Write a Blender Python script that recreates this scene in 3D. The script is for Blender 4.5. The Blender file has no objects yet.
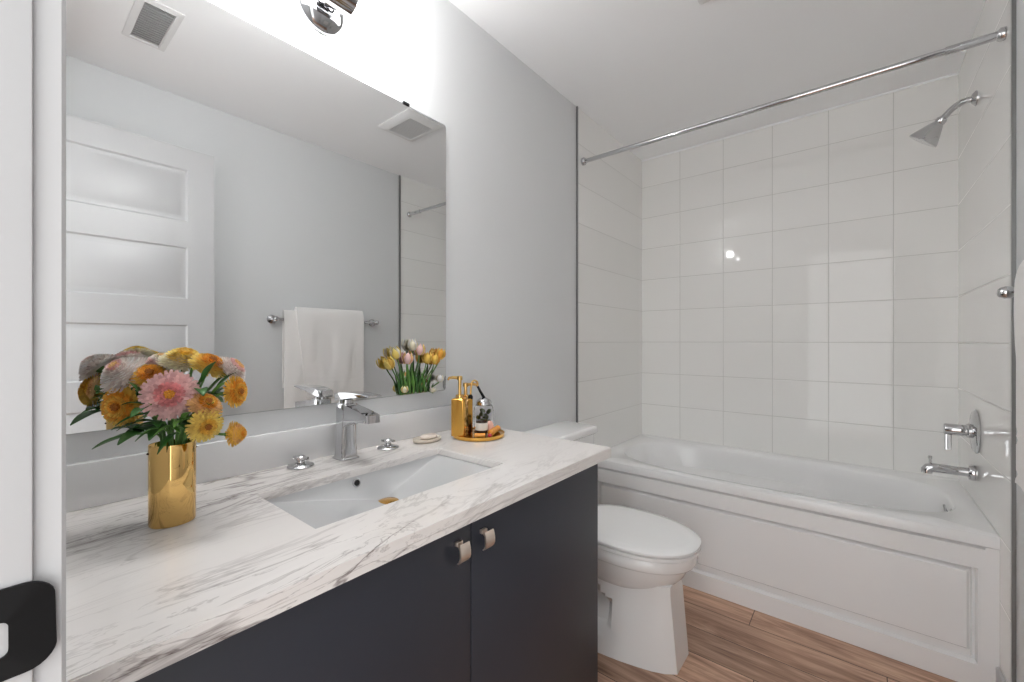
import bpy, bmesh, math, random
from mathutils import Vector, Matrix
random.seed(7)
SC = bpy.context.scene
COL = SC.collection
PI = math.pi

# ------------------------------------------------------------------ camera, world, exposure
cam_d = bpy.data.cameras.new('camera'); cam = bpy.data.objects.new('camera', cam_d); COL.objects.link(cam)
cam.location = (1.17, 0.0, 1.182); cam.rotation_euler = (PI/2, 0, math.radians(39.229))
cam_d.sensor_width = 36.0; cam_d.lens = 36.0*423.3/1024; cam_d.clip_start = 0.02
SC.camera = cam
wd = bpy.data.worlds.new('world'); SC.world = wd; wd.use_nodes = True
wd.node_tree.nodes['Background'].inputs[0].default_value = (0.985, 0.995, 1.0, 1)
wd.node_tree.nodes['Background'].inputs[1].default_value = 1.45
SC.view_settings.view_transform = 'Standard'; SC.view_settings.look = 'None'
SC.view_settings.gamma = 1.0; SC.view_settings.use_curve_mapping = False
SC.view_settings.exposure = 1.0
SC.cycles.max_bounces = 14; SC.cycles.diffuse_bounces = 8; SC.cycles.glossy_bounces = 8
SC.cycles.transmission_bounces = 10; SC.cycles.caustics_reflective = False; SC.cycles.caustics_refractive = False
LAMP = 125.0     # strength of the bulbs inside the frosted tubes

# ------------------------------------------------------------------ materials
def mat(name, color, rough=.5, metal=0.0, **kw):
    m = bpy.data.materials.new(name); m.use_nodes = True
    b = m.node_tree.nodes['Principled BSDF']
    b.inputs['Base Color'].default_value = (*color, 1); b.inputs['Roughness'].default_value = rough
    b.inputs['Metallic'].default_value = metal
    for k, v in kw.items(): b.inputs[k.replace('_', ' ')].default_value = v
    return m

class N:                                                       # small node-building helper
    def __init__(s, m): s.nt = m.node_tree; s.b = s.nt.nodes['Principled BSDF']
    def node(s, t, **kw):
        n = s.nt.nodes.new(t)
        for k, v in kw.items(): setattr(n, k, v)
        return n
    def put(s, inp, v):
        if isinstance(v, (int, float)): inp.default_value = v
        elif isinstance(v, (tuple, list)): inp.default_value = v
        else: s.nt.links.new(v, inp)
    def m(s, op, *a):
        n = s.node('ShaderNodeMath', operation=op)
        for i, v in enumerate(a): s.put(n.inputs[i], v)
        return n.outputs[0]
    def xyz(s):
        g = s.node('ShaderNodeNewGeometry'); p = s.node('ShaderNodeSeparateXYZ'); s.nt.links.new(g.outputs['Position'], p.inputs[0])
        return p.outputs
    def comb(s, x, y, z):
        n = s.node('ShaderNodeCombineXYZ')
        for i, v in enumerate((x, y, z)): s.put(n.inputs[i], v)
        return n.outputs[0]
    def noise(s, vec, scale, detail=3, rough=.5, dist=0):
        n = s.node('ShaderNodeTexNoise'); s.put(n.inputs['Vector'], vec); n.inputs['Scale'].default_value = scale
        n.inputs['Detail'].default_value = detail; n.inputs['Roughness'].default_value = rough; n.inputs['Distortion'].default_value = dist
        return n.outputs['Fac']
    def ramp(s, f, stops):
        n = s.node('ShaderNodeValToRGB'); s.put(n.inputs[0], f); e = n.color_ramp.elements
        while len(e) < len(stops): e.new(.5)
        for el, (p, c) in zip(e, stops): el.position = p; el.color = (*c, 1) if len(c) == 3 else c
        return n.outputs[0]
    def mix(s, f, a, b):
        n = s.node('ShaderNodeMix', data_type='RGBA'); s.put(n.inputs[0], f)
        s.put(n.inputs[6], (*a, 1) if isinstance(a, tuple) else a); s.put(n.inputs[7], (*b, 1) if isinstance(b, tuple) else b)
        return n.outputs[2]
    def bump(s, h, strength=.2, dist=.002):
        n = s.node('ShaderNodeBump'); n.inputs['Strength'].default_value = strength; n.inputs['Distance'].default_value = dist
        s.put(n.inputs['Height'], h); s.nt.links.new(n.outputs[0], s.b.inputs['Normal'])
    def color(s, c): s.put(s.b.inputs['Base Color'], c)

def paint(name, color, rough=.55, amt=.04, bump=.05, scale=180):
    m = mat(name, color, rough); n = N(m); p = n.comb(*n.xyz())
    n.bump(n.noise(p, scale, 2), bump, .001)
    dark = tuple(c*(1-amt) for c in color)
    n.color(n.mix(n.noise(p, 1.7, 2), dark, color))
    return m

def tile_mat(name, axis):
    m = mat(name, (.8, .79, .76), .05); n = N(m); o = n.xyz()
    u = o[0] if axis == 'x' else n.m('SUBTRACT', 2.864, o[1])
    tu = n.m('DIVIDE', u, .262 if axis == 'x' else 9.0); tv = n.m('DIVIDE', n.m('SUBTRACT', o[2], .5315), .2145)
    def edge(t, w): return n.m('LESS_THAN', n.m('ABSOLUTE', n.m('SUBTRACT', n.m('FRACT', n.m('ADD', t, .5)), .5)), w)
    g = n.m('MAXIMUM', edge(tu, .0065 if axis == 'x' else .0), edge(tv, .008))
    def soft(t, w): return n.m('MINIMUM', n.m('DIVIDE', n.m('ABSOLUTE', n.m('SUBTRACT', n.m('FRACT', n.m('ADD', t, .5)), .5)), w), 1.0)
    h = n.m('MINIMUM', soft(tu, .016 if axis == 'x' else 1e-5), soft(tv, .02))
    cell = n.comb(n.m('FLOOR', tu), n.m('FLOOR', tv), 3.0)
    w = n.node('ShaderNodeTexWhiteNoise'); n.put(w.inputs['Vector'], cell)
    base = n.mix(w.outputs['Value'], (.85, .845, .825), (.87, .865, .845))
    n.color(n.mix(g, base, (.64, .635, .61)))
    n.b.inputs['Specular IOR Level'].default_value = .28
    n.put(n.b.inputs['Roughness'], n.m('ADD', n.m('MULTIPLY', g, .5), .045))
    wav = n.noise(n.comb(*o), 3.2, 1)
    n.bump(n.m('ADD', h, n.m('MULTIPLY', wav, .45)), .35, .0022)
    return m

M = {}
M['wall'] = paint('wall_paint', (.70, .71, .715), .5)
M['ceil'] = paint('ceiling_paint', (.925, .93, .94), .7)
M['white'] = paint('trim_paint', (.54, .54, .545), .35, .02, .02)
M['tile_x'] = tile_mat('tile_back', 'x'); M['tile_y'] = tile_mat('tile_side', 'y')
M['chrome'] = mat('chrome', (.60, .60, .61), .05, 1.0)
M['chrome_dark'] = mat('chrome_fixture', (.42, .42, .43), .06, 1.0)
M['edge'] = mat('tile_edge_metal', (.30, .30, .30), .35, 1.0)
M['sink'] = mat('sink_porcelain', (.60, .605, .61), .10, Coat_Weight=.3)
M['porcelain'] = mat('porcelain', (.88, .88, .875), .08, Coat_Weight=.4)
M['acrylic'] = mat('tub_acrylic', (.86, .86, .86), .14)
M['seat'] = mat('toilet_seat_plastic', (.88, .88, .875), .15)
M['mirror'] = mat('mirror_silver', (.83, .84, .84), .0, 1.0)
M['mirror_back'] = mat('mirror_backing', (.35, .37, .37), .4)
M['black'] = mat('black_metal', (.0025, .0025, .003), .55, Specular_IOR_Level=.25)
M['dark'] = mat('dark_hole', (.01, .01, .01), .8)
M['cab'] = paint('cabinet_charcoal', (.031, .034, .046), .42, .08, .02)
M['pull'] = mat('brushed_nickel_pull', (.95, .84, .75), .38, 1.0)
M['gold'] = mat('polished_gold', (.80, .52, .19), .045, 1.0)
M['gold2'] = mat('satin_gold', (.82, .45, .10), .16, 1.0)
M['leaf'] = mat('leaf_green', (.035, .13, .02), .45)
M['stem'] = mat('stem_green', (.10, .22, .05), .5)
M['leaf2'] = mat('leaf_light_green', (.12, .28, .05), .45)
M['glass'] = mat('clear_glass', (1, 1, 1), .02, Transmission_Weight=1.0, IOR=1.3)
M['green_fill'] = mat('green_olive', (.16, .22, .03), .4)
M['amber'] = mat('amber_soap', (.85, .34, .04), .25)
M['cream'] = paint('cream_stone', (.76, .68, .57), .3, .2, .02, 40)
M['pink'] = mat('pink_soap', (.80, .45, .36), .4)
M['red'] = mat('red_berry', (.5, .02, .03), .3)
M['wax'] = mat('jar_label', (.72, .66, .58), .5)
M['brown'] = mat('dark_brown_jar', (.05, .03, .02), .15)
M['vent'] = mat('vent_white', (.75, .75, .75), .4)
M['ventdark'] = mat('vent_shadow_grey', (.50, .50, .50), .8)

m = mat('lit_bulb', (1, 1, 1), .4); n = N(m)
n.b.inputs['Emission Color'].default_value = (1, .995, .985, 1); n.b.inputs['Emission Strength'].default_value = LAMP; M['bulb'] = m
m = bpy.data.materials.new('frosted_tube'); m.use_nodes = True; nt = m.node_tree; nt.nodes.clear()
ou = nt.nodes.new('ShaderNodeOutputMaterial'); mx = nt.nodes.new('ShaderNodeMixShader'); tr = nt.nodes.new('ShaderNodeBsdfTransparent'); em = nt.nodes.new('ShaderNodeEmission')
em.inputs['Strength'].default_value = LAMP*.045; mx.inputs[0].default_value = .30
nt.links.new(tr.outputs[0], mx.inputs[1]); nt.links.new(em.outputs[0], mx.inputs[2]); nt.links.new(mx.outputs[0], ou.inputs['Surface']); M['tube'] = m

# leaf variation
for k in ('leaf', 'leaf2', 'stem'):
    n = N(M[k]); c = tuple(n.b.inputs['Base Color'].default_value)[:3]
    n.color(n.mix(n.noise(n.comb(*n.xyz()), 60, 2), tuple(x*.5 for x in c), tuple(min(1, x*1.6) for x in c)))

# veined marble / quartz, veins running along the length of the counter
m = mat('veined_quartz', (.8, .78, .76), .16); n = N(m); o = n.xyz()
oxz = n.m('ADD', o[0], n.m('MULTIPLY', n.m('SUBTRACT', .859, o[2]), 1.0))
def vein(sx, sy, seed, width, dist):
    v = n.comb(n.m('MULTIPLY', n.m('ADD', oxz, n.m('MULTIPLY', o[1], .12)), sx), n.m('MULTIPLY', o[1], sy), seed)
    f = n.noise(v, 1.0, 5, .6, dist)
    d = n.m('ABSOLUTE', n.m('SUBTRACT', f, .5))
    return n.m('SUBTRACT', 1.0, n.m('MINIMUM', n.m('DIVIDE', d, width), 1.0))
v1 = vein(8, 1.9, 1.3, .030, 1.3); v2 = vein(15, 3.4, 7.1, .020, 1.6); v3 = vein(5, 1.0, 4.4, .12, .6)
msk = n.m('MULTIPLY', n.m('MAXIMUM', n.m('SUBTRACT', n.noise(n.comb(n.m('MULTIPLY', o[0], 4), n.m('MULTIPLY', o[1], 1.6), 9.0), 1.0, 2), .34), 0.0), 3.2)
msk = n.m('MULTIPLY', n.m('MINIMUM', msk, 1.0), n.m('MINIMUM', n.m('MAXIMUM', n.m('SUBTRACT', 1.30, n.m('MULTIPLY', o[1], 1.0)), .28), 1.0))
vv = n.m('MINIMUM', n.m('MULTIPLY', n.m('ADD', n.m('ADD', n.m('MULTIPLY', v1, .85), n.m('MULTIPLY', v2, .55)), n.m('MULTIPLY', v3, .14)), msk), 1.0)
base = n.mix(n.noise(n.comb(*o), 3, 2), (.80, .755, .72), (.85, .83, .815))
n.color(n.mix(vv, base, (.24, .205, .195))); M['quartz'] = m

# wood-look planks running across the room
m = mat('wood_plank', (.3, .2, .14), .38); n = N(m); o = n.xyz()
row = n.m('FLOOR', n.m('DIVIDE', n.m('SUBTRACT', o[1], 1.987), .155))
fy = n.m('FRACT', n.m('DIVIDE', n.m('SUBTRACT', o[1], 1.987), .155))
w = n.node('ShaderNodeTexWhiteNoise'); n.put(w.inputs['Vector'], n.comb(row, 1.0, 2.0)); r1 = w.outputs['Value']
tx = n.m('DIVIDE', n.m('ADD', o[0], n.m('ADD', n.m('MULTIPLY', row, .43), .40)), 1.22)
colr = n.m('FLOOR', tx); fx = n.m('FRACT', tx)
w2 = n.node('ShaderNodeTexWhiteNoise'); n.put(w2.inputs['Vector'], n.comb(row, colr, 5.0)); r2 = w2.outputs['Value']
gv = n.comb(n.m('MULTIPLY', n.m('ADD', o[0], n.m('MULTIPLY', r2, 9)), 1.6), n.m('MULTIPLY', o[1], 16), n.m('MULTIPLY', r2, 20))
g1 = n.noise(gv, 1.0, 6, .62, 1.6)
gv2 = n.comb(n.m('MULTIPLY', n.m('ADD', o[0], n.m('MULTIPLY', r2, 5)), 5), n.m('MULTIPLY', o[1], 120), n.m('MULTIPLY', r2, 20))
g2 = n.noise(gv2, 1.0, 3, .6, .3)
c = n.ramp(n.m('ADD', n.m('MULTIPLY', g1, .75), n.m('MULTIPLY', g2, .25)), [(.30, (.10, .048, .028)), (.44, (.225, .125, .080)), (.58, (.36, .225, .152)), (.76, (.47, .325, .24))])
hs = n.node('ShaderNodeHueSaturation'); n.put(hs.inputs['Color'], c); n.put(hs.inputs['Value'], n.m('ADD', n.m('MULTIPLY', r2, .6), 1.35)); hs.inputs['Saturation'].default_value = .95
ey = n.m('LESS_THAN', n.m('MINIMUM', fy, n.m('SUBTRACT', 1.0, fy)), .010)
ex = n.m('LESS_THAN', n.m('MINIMUM', fx, n.m('SUBTRACT', 1.0, fx)), .0012)
gap = n.m('MAXIMUM', ey, ex)
n.color(n.mix(gap, hs.outputs[0], (.045, .022, .014)))
n.bump(n.m('SUBTRACT', n.m('MULTIPLY', g2, .25), n.m('MULTIPLY', gap, 1.0)), .35, .001)
M['floor'] = m

# towel pile
m = mat('terry_cotton', (.92, .90, .88), .95, Sheen_Weight=.4); n = N(m); p = n.comb(*n.xyz())
n.bump(n.noise(p, 420, 3, .7), .9, .003); M['towel'] = m

# ------------------------------------------------------------------ mesh helpers (world coordinates)
def box(bm, x0, x1, y0, y1, z0, z1, bev=0, seg=2, mi=0):
    vs = [bm.verts.new(p) for p in [(x0,y0,z0),(x1,y0,z0),(x1,y1,z0),(x0,y1,z0),(x0,y0,z1),(x1,y0,z1),(x1,y1,z1),(x0,y1,z1)]]
    fs = [bm.faces.new([vs[i] for i in q]) for q in [(3,2,1,0),(4,5,6,7),(0,1,5,4),(1,2,6,5),(2,3,7,6),(3,0,4,7)]]
    for f in fs: f.material_index = mi
    if bev:
        es = set(e for f in fs for e in f.edges)
        bmesh.ops.bevel(bm, geom=list(es), offset=bev, segments=seg, profile=.5, affect='EDGES')
def loft(bm, rings, cap0=True, cap1=True, mi=0, closed=True):
    R = [[bm.verts.new(p) for p in r] for r in rings]; k = len(R[0])
    for a, b in zip(R, R[1:]):
        for i in range(k if closed else k-1):
            j = (i+1) % k
            f = bm.faces.new((a[i], a[j], b[j], b[i])); f.material_index = mi
    if cap0: bm.faces.new(list(reversed(R[0]))).material_index = mi
    if cap1: bm.faces.new(R[-1]).material_index = mi
    return R
def frame_of(d):
    d = Vector(d).normalized(); a = Vector((0,0,1)) if abs(d.z) < .9 else Vector((1,0,0))
    u = d.cross(a).normalized(); v = u.cross(d).normalized()   # u x v... right handed with d
    return v, u, d
def lathe(bm, prof, c=(0,0,0), axis=(0,0,1), seg=32, cap0=True, cap1=True, mi=0):
    u, v, d = frame_of(axis); c = Vector(c)
    rings = []
    for r, h in prof:
        rings.append([c + d*h + u*(r*math.cos(2*PI*i/seg)) + v*(-r*math.sin(2*PI*i/seg)) for i in range(seg)])
    R = loft(bm, rings, cap0, cap1, mi)
    return R
def tube(bm, pts, rad, seg=12, mi=0):
    pts = [Vector(p) for p in pts]; rings = []; up = None
    for i, p in enumerate(pts):
        t = (pts[min(i+1, len(pts)-1)] - pts[max(i-1, 0)]).normalized()
        if up is None: up, _, _ = frame_of(t)
        up = (up - t*up.dot(t)).normalized(); s = t.cross(up)
        r = rad[i] if isinstance(rad, (list, tuple)) else rad
        rings.append([p + up*(r*math.cos(2*PI*k/seg)) + s*(r*math.sin(2*PI*k/seg)) for k in range(seg)])
    loft(bm, rings, True, True, mi)
def bez(p0, p1, p2, p3, k=12):
    P = [Vector(p) for p in (p0, p1, p2, p3)]
    return [P[0]*(1-t)**3 + P[1]*3*t*(1-t)**2 + P[2]*3*t*t*(1-t) + P[3]*t**3 for t in [i/k for i in range(k+1)]]
def rrect(x0, x1, y0, y1, r, z, n=6):
    out = []
    for cx, cy, a0 in ((x1-r, y1-r, 0), (x0+r, y1-r, PI/2), (x0+r, y0+r, PI), (x1-r, y0+r, 1.5*PI)):
        for i in range(n+1):
            a = a0 + PI/2*i/n; out.append((cx+r*math.cos(a), cy+r*math.sin(a), z))
    return out
def finish(bm, name, mats, root=None, smooth=40, sub=0):
    bmesh.ops.recalc_face_normals(bm, faces=bm.faces)
    bmesh.ops.remove_doubles(bm, verts=bm.verts, dist=1e-6)
    if root is not None: bmesh.ops.translate(bm, verts=bm.verts, vec=-Vector(world_of(root)))
    me = bpy.data.meshes.new(name)
    if smooth:
        for f in bm.faces: f.smooth = True
    bm.to_mesh(me); bm.free()
    if smooth: me.set_sharp_from_angle(angle=math.radians(smooth))
    for k in (mats if isinstance(mats, (list, tuple)) else [mats]): me.materials.append(M[k] if isinstance(k, str) else k)
    o = bpy.data.objects.new(name, me); COL.objects.link(o)
    if root is not None: o.parent = root
    if sub:
        s = o.modifiers.new('subdivision', 'SUBSURF'); s.levels = sub; s.render_levels = sub
    return o
def world_of(o):
    v = Vector(o.location)
    while o.parent is not None: o = o.parent; v += Vector(o.location)
    return v
def tag(o, label=None, cat=None, group=None, kind=None):
    if label: o['label'] = label
    if cat: o['category'] = cat
    if group: o['group'] = group
    if kind: o['kind'] = kind
    return o
def thing(name, loc, label, cat, group=None):
    o = bpy.data.objects.new(name, None); o.empty_display_size = .05; COL.objects.link(o); o.location = loc
    return tag(o, label, cat, group)
def BM(): return bmesh.new()
def boxes(*bs, **kw):
    bm = BM()
    for b in bs: box(bm, *b, **kw)
    return bm
def struct(name, bm, mats, label, root=None, smooth=0, cat=None):
    o = finish(bm, name, mats, root, smooth); 
    if root is None: tag(o, label, cat or name.split('_')[0], None, 'structure')
    return o

W, L, H = 1.54, 2.864, 2.44
YT, YTR = 1.983, 1.958          # where the tiled alcove starts on either side
YA = 2.115          # tub apron front
# ------------------------------------------------------------------ room shell
struct('floor', boxes((-.1, 1.9, -1.4, L+.1, -.06, 0)), 'floor', 'brown wood plank floor running across the bathroom')
struct('ceiling', boxes((-.1, W+.1, -.1, L+.1, H, H+.08)), 'ceil', 'smooth white ceiling over the whole bathroom')
struct('wall_left', boxes((-.1, 0, -.1, YT, 0, H)), 'wall', 'light grey painted wall behind mirror, vanity and toilet', cat='wall')
struct('wall_alcove_left', boxes((-.1, .004, YT, L+.1, 0, H)), 'tile_y', 'white tiled alcove wall at the toilet end of the bathtub', cat='wall')
struct('wall_back', boxes((-.1, W+.1, L, L+.1, 0, H)), 'tile_x', 'white tiled wall along the long side of the bathtub', cat='wall')
struct('wall_right', boxes((W, W+.1, -.1, YTR, 0, H)), 'wall', 'light grey painted wall behind towel bar and open door', cat='wall')
struct('wall_alcove_right', boxes((W-.004, W+.1, YTR, L+.1, 0, H)), 'tile_y', 'white tiled alcove wall holding the shower head and tub spout', cat='wall')
bm = BM(); box(bm, -.1, .712, -.115, .017, 0, H); box(bm, 1.456, W+.1, -.115, .017, 0, H); box(bm, .712, 1.456, -.115, .017, 2.165, H)
struct('wall_front', bm, 'wall', 'grey painted wall around the doorway beside the vanity', cat='wall')
# metal strips that finish the tile edges
struct('trim_1', boxes((0, .009, YT-.006, YT+.001, .5, H)), 'edge', 'slim dark metal tile edge strip on the vanity-side wall', cat='trim')
struct('trim_2', boxes((W-.009, W, YTR-.012, YTR+.001, .11, H)), 'edge', 'slim grey metal tile edge strip on the towel bar wall', cat='trim')
struct('trim_3', boxes((.0, W, L-.009, L, H-.008, H)), 'ceil', 'thin white caulk line where back tiles meet ceiling', cat='trim')
def base_board(name, x0, x1, y0, y1, label):
    bm = BM(); box(bm, x0, x1, y0, y1, 0, .10, .004, 2)
    struct(name, bm, 'white', label, smooth=40, cat='baseboard')
base_board('baseboard_right', W-.014, W, .75, YA-.002, 'white baseboard along the right wall up to the tub')
base_board('baseboard_left', 0, .014, 1.19, YA-.002, 'white baseboard behind the toilet')
# door jamb with stop, room-side casing and head
bm = BM()
box(bm, .712, .730, -.12, .0172, 0, 2.165, .0015); box(bm, 1.438, 1.456, -.12, .0172, 0, 2.165, .0015); box(bm, .7301, 1.4379, -.12, .0172, 2.147, 2.165, .0015)
box(bm, .7301, .742, -.07, -.035, 0, 2.1469, .0015); box(bm, .7421, 1.4379, -.07, -.035, 2.135, 2.1469, .0015)
struct('trim_4', bm, 'white', 'white painted door jamb at the left edge of the view', smooth=40, cat='door frame')
bm = BM()
loft(bm, [[(x, y, z) for x, y in ((.655,.017),(.655,.025),(.662,.030),(.700,.031),(.708,.0335),(.7225,.0335),(.725,.031),(.725,.017))] for z in (0, 2.17)])
loft(bm, [[(x, y, z) for y, z in ((.017,2.17),(.0335,2.17),(.0335,2.235),(.017,2.235))] for x in (.655, 1.50)])
struct('trim_5', bm, 'white', 'white door casing edge just inside the doorway by the counter', smooth=40, cat='door casing')

# black strike plate let into the jamb
root = thing('strike_plate', (.730, .0, .984), 'matte black latch strike plate on the white door jamb', 'strike plate')
bm = BM()
def plate_out(x, grow=0):
    pts = []
    y0, y1, z0, z1, r = -.034, .0252, .957, 1.0175, .012
    for cy, cz, a0 in ((y1-r, z1-r, 0), (y0+r, z1-r, PI/2), (y0+r, z0+r, PI), (y1-r, z0+r, 1.5*PI)):
        for i in range(7):
            a = a0+PI/2*i/6; y = cy+r*math.cos(a)+0; z = cz+r*math.sin(a)
            if y > .005: y += .004*(1-((z-.984)/.034)**2)*(y-.005)/.02
            pts.append((x-(max(0, y-.0175)/.011)**2*.002, y, z))
    return pts
outer0, outer1 = plate_out(.7303), plate_out(.7325)
def hole(x):
    pts = []
    y0, y1, z0, z1, r = -.022, .0062, .972, .996, .004
    for cy, cz, a0 in ((y1-r, z1-r, 0), (y0+r, z1-r, PI/2), (y0+r, z0+r, PI), (y1-r, z0+r, 1.5*PI)):
        for i in range(7):
            a = a0+PI/2*i/6; pts.append((x, cy+r*math.cos(a), cz+r*math.sin(a)))
    return pts
loft(bm, [hole(.7303), outer0, outer1, hole(.7325), hole(.7303)], False, False)
finish(bm, 'plate', 'black', root, 30)
for z in (.9645, 1.0085):
    bm = BM(); lathe(bm, [(.0035, 0), (.0035, .0008), (.002, .0014)], (.7325, -.010, z), (1,0,0), 16); finish(bm, 'screw', 'black', root, 30)

# open five-panel door standing against the right wall
DX = 1.43
door = tag(bpy.data.objects.new('door_1', None), 'white five-panel interior door standing open against the right wall', 'door', None, 'structure')
COL.objects.link(door); door.location = (DX+.0175, .025, 0)
bm = BM()
y0, y1, zt = .028, .725, 2.140
ys = [y0, .138, .613, y1]
zs = [.01]
for k in range(5):
    top = 2.034-.386*(4-k); zs += [top-.258, top]
zs.append(zt)
for side, fx in ((0, DX), (1, DX+.035)):
    grid = [[bm.verts.new((fx, y, z)) for y in ys] for z in zs]
    pan = []
    for i in range(len(zs)-1):
        for j in range(3):
            f = bm.faces.new((grid[i][j], grid[i][j+1], grid[i+1][j+1], grid[i+1][j]))
            if j == 1 and i % 2 == 1: pan.append(f)
    sx = 1 if side == 0 else -1
    for f in pan:
        for th, off in ((.010, .0085), (.018, .0), (.020, -.006)):
            r = bmesh.ops.inset_region(bm, faces=[f], thickness=th, depth=0)
            for v in f.verts: v.co.x += sx*off
    if side == 0: g0 = grid
    else:
        per = lambda g: [g[0][j] for j in range(3)] + [g[i][3] for i in range(len(zs)-1)] + [g[-1][j] for j in (3,2,1)] + [g[i][0] for i in range(len(zs)-1, 0, -1)]
        A, B = per(g0), per(grid)
        for i in range(len(A)): bm.faces.new((A[i], A[(i+1) % len(A)], B[(i+1) % len(A)], B[i]))
finish(bm, 'door_leaf', 'white', door, 25)
bm = BM()
lathe(bm, [(.026, 0), (.026, .006), (.012, .009), (.010, .045)], (DX, .665, .895), (-1,0,0), 24)
tube(bm, [(DX-.042, .672, .895), (DX-.044, .64, .895), (DX-.044, .56, .895)], [.010, .010, .008], 12)
finish(bm, 'door_handle', 'black', door, 40)
for z in (.25, 1.07, 1.9):
    bm = BM(); tube(bm, [(DX+.004, .0235, z-.045), (DX+.004, .0235, z+.045)], .006, 12); finish(bm, 'hinge', 'black', door, 40)

# ------------------------------------------------------------------ vanity cabinet
root = thing('vanity_cabinet', (.28, .61, 0), 'charcoal slab-door vanity cabinet under the veined counter', 'cabinet')
bm = BM()
cy0, cy1, cz0, cz1 = .020, 1.165, .10, .829
box(bm, .012, .536, cy1-.018, cy1, 0, cz1); box(bm, .012, .536, cy0, cy0+.018, 0, cz1)
box(bm, .012, .536, cy0+.018, cy1-.018, cz0, cz0+.016); box(bm, .012, .020, cy0+.018, cy1-.018, cz0+.016, cz1)
box(bm, .46, .478, cy0+.018, cy1-.018, 0, cz0)
box(bm, .500, .536, cy0+.018, cy1-.018, .790, cz1)
finish(bm, 'body', 'cab', root, 0)
def vdoor(ya, yb, ky):
    d = finish(boxes((.538, .558, ya, yb, .105, .812), bev=.0018), 'door', 'cab', root, 40)
    bm = BM()
    prof = [(.0095, .0185), (.0115, .017), (.0135, .010), (.0150, .002), (.0150, -.006), (.0125, -.013), (.0070, -.019)]
    th = .004; z0 = .770; w = .0135
    rings = []
    for x, z in prof: rings.append([(.568+x, ky-w, z0+z), (.568+x, ky+w, z0+z)])
    inner = [[(.568+x-th, ky-w, z0+z-(.004 if i < 2 else 0)), (.568+x-th, ky+w, z0+z-(.004 if i < 2 else 0))] for i, (x, z) in enumerate(prof)]
    loft(bm, [[a[0], a[1], b[1], b[0]] for a, b in zip(rings, inner)])
    box(bm, .558, .5665, ky-.008, ky+.008, z0+.010, z0+.018, .001)
    k = finish(bm, 'knob', 'pull', d, 50); tag(k, 'small curved rose nickel pull')
vdoor(cy0+.002, .6165, .579); vdoor(.6195, cy1-.002, .650)

# ------------------------------------------------------------------ counter with sink cut-out, backsplash, sink, faucet
CT = .859
SX0, SX1, SY0, SY1 = .190, .446, .352, .848
bm = BM()
xs = [0.0, SX0, SX1, .590]; yy = [.018, SY0, SY1, 1.187]
for z in (CT, CT-.018):
    g = [[bm.verts.new((x, y, z)) for y in yy] for x in xs]
    for i in range(3):
        for j in range(3):
            if not (i == 1 and j == 1): bm.faces.new((g[i][j], g[i+1][j], g[i+1][j+1], g[i][j+1]))
    if z == CT: gt = g
    else: gb = g
def wallq(a, b): bm.faces.new((gt[a[0]][a[1]], gt[b[0]][b[1]], gb[b[0]][b[1]], gb[a[0]][a[1]]))
P_ = [(0,0),(1,0),(2,0),(3,0),(3,1),(3,2),(3,3),(2,3),(1,3),(0,3),(0,2),(0,1)]
for a, b in zip(P_, P_[1:]+P_[:1]): wallq(a, b)
for a, b in zip([(1,1),(1,2),(2,2),(2,1)], [(1,2),(2,2),(2,1),(1,1)]): wallq(a, b)
bm.edges.ensure_lookup_table()
ed = [e for e in bm.edges if all(abs(v.co.z-CT) < 1e-6 for v in e.verts) and (all(abs(v.co.x-.59) < 1e-6 for v in e.verts) or all(abs(v.co.y-1.187) < 1e-6 for v in e.verts))]
ed += [e for e in bm.edges if all(abs(v.co.z-CT) < 1e-6 for v in e.verts) and len([v for v in e.verts if v.co.x in (SX0, SX1) or abs(v.co.x-SX0) < 1e-6 or abs(v.co.x-SX1) < 1e-6]) == 2 and all(SY0-1e-6 <= v.co.y <= SY1+1e-6 for v in e.verts)]
bmesh.ops.bevel(bm, geom=list(set(ed)), offset=.0022, segments=2, affect='EDGES')
box(bm, .562, .590, .018, 1.187, CT-.030, CT-.0185); box(bm, .0, .562, 1.166, 1.187, CT-.030, CT-.0185)
co = finish(bm, 'countertop', 'quartz', None, 40); tag(co, 'white veined stone countertop with rectangular sink cut-out on charcoal vanity', 'countertop')
bs = finish(boxes((.0005, .020, .018, 1.078, CT+.0003, .947), bev=.0015), 'backsplash', paint('backsplash_quartz', (.78, .78, .785), .2, .04, .0), None, 40)
tag(bs, 'low pale stone backsplash strip standing along the counter under the mirror', 'backsplash')

# sink: undermount basin whose slopes meet in creases at the drain
root = thing('sink', (.318, .60, .75), 'white rectangular undermount basin with creased slopes and gold drain', 'sink')
bm = BM()
bx0, bx1, by0, by1, bz = SX0-.004, SX1+.006, SY0-.006, SY1+.006, CT-.0185
xd, yd, dep = .256, .628, .064
NG = 72
def basin(s, t):
    f = abs(s)**(1.0 if s < 0 else 1.25); g = abs(t)**(3.4 if t < 0 else 1.8)
    k = max(f, g); q = math.log(math.exp(150*f)+math.exp(150*g))/150 if k < .98 else k
    return bz - dep*(1-min(1, q))
gr = []
for i in range(NG+1):
    t = -1+2*i/NG; x = xd + (t*(xd-bx0) if t < 0 else t*(bx1-xd)); r = []
    for j in range(NG+1):
        s = -1+2*j/NG; y = yd + (s*(yd-by0) if s < 0 else s*(by1-yd)); r.append(bm.verts.new((x, y, basin(s, t))))
    gr.append(r)
for i in range(NG):
    for j in range(NG): bm.faces.new((gr[i][j], gr[i][j+1], gr[i+1][j+1], gr[i+1][j]))
ring = [gr[0][j] for j in range(NG)] + [gr[i][NG] for i in range(NG)] + [gr[NG][j] for j in range(NG, 0, -1)] + [gr[i][0] for i in range(NG, 0, -1)]
out = []
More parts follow.
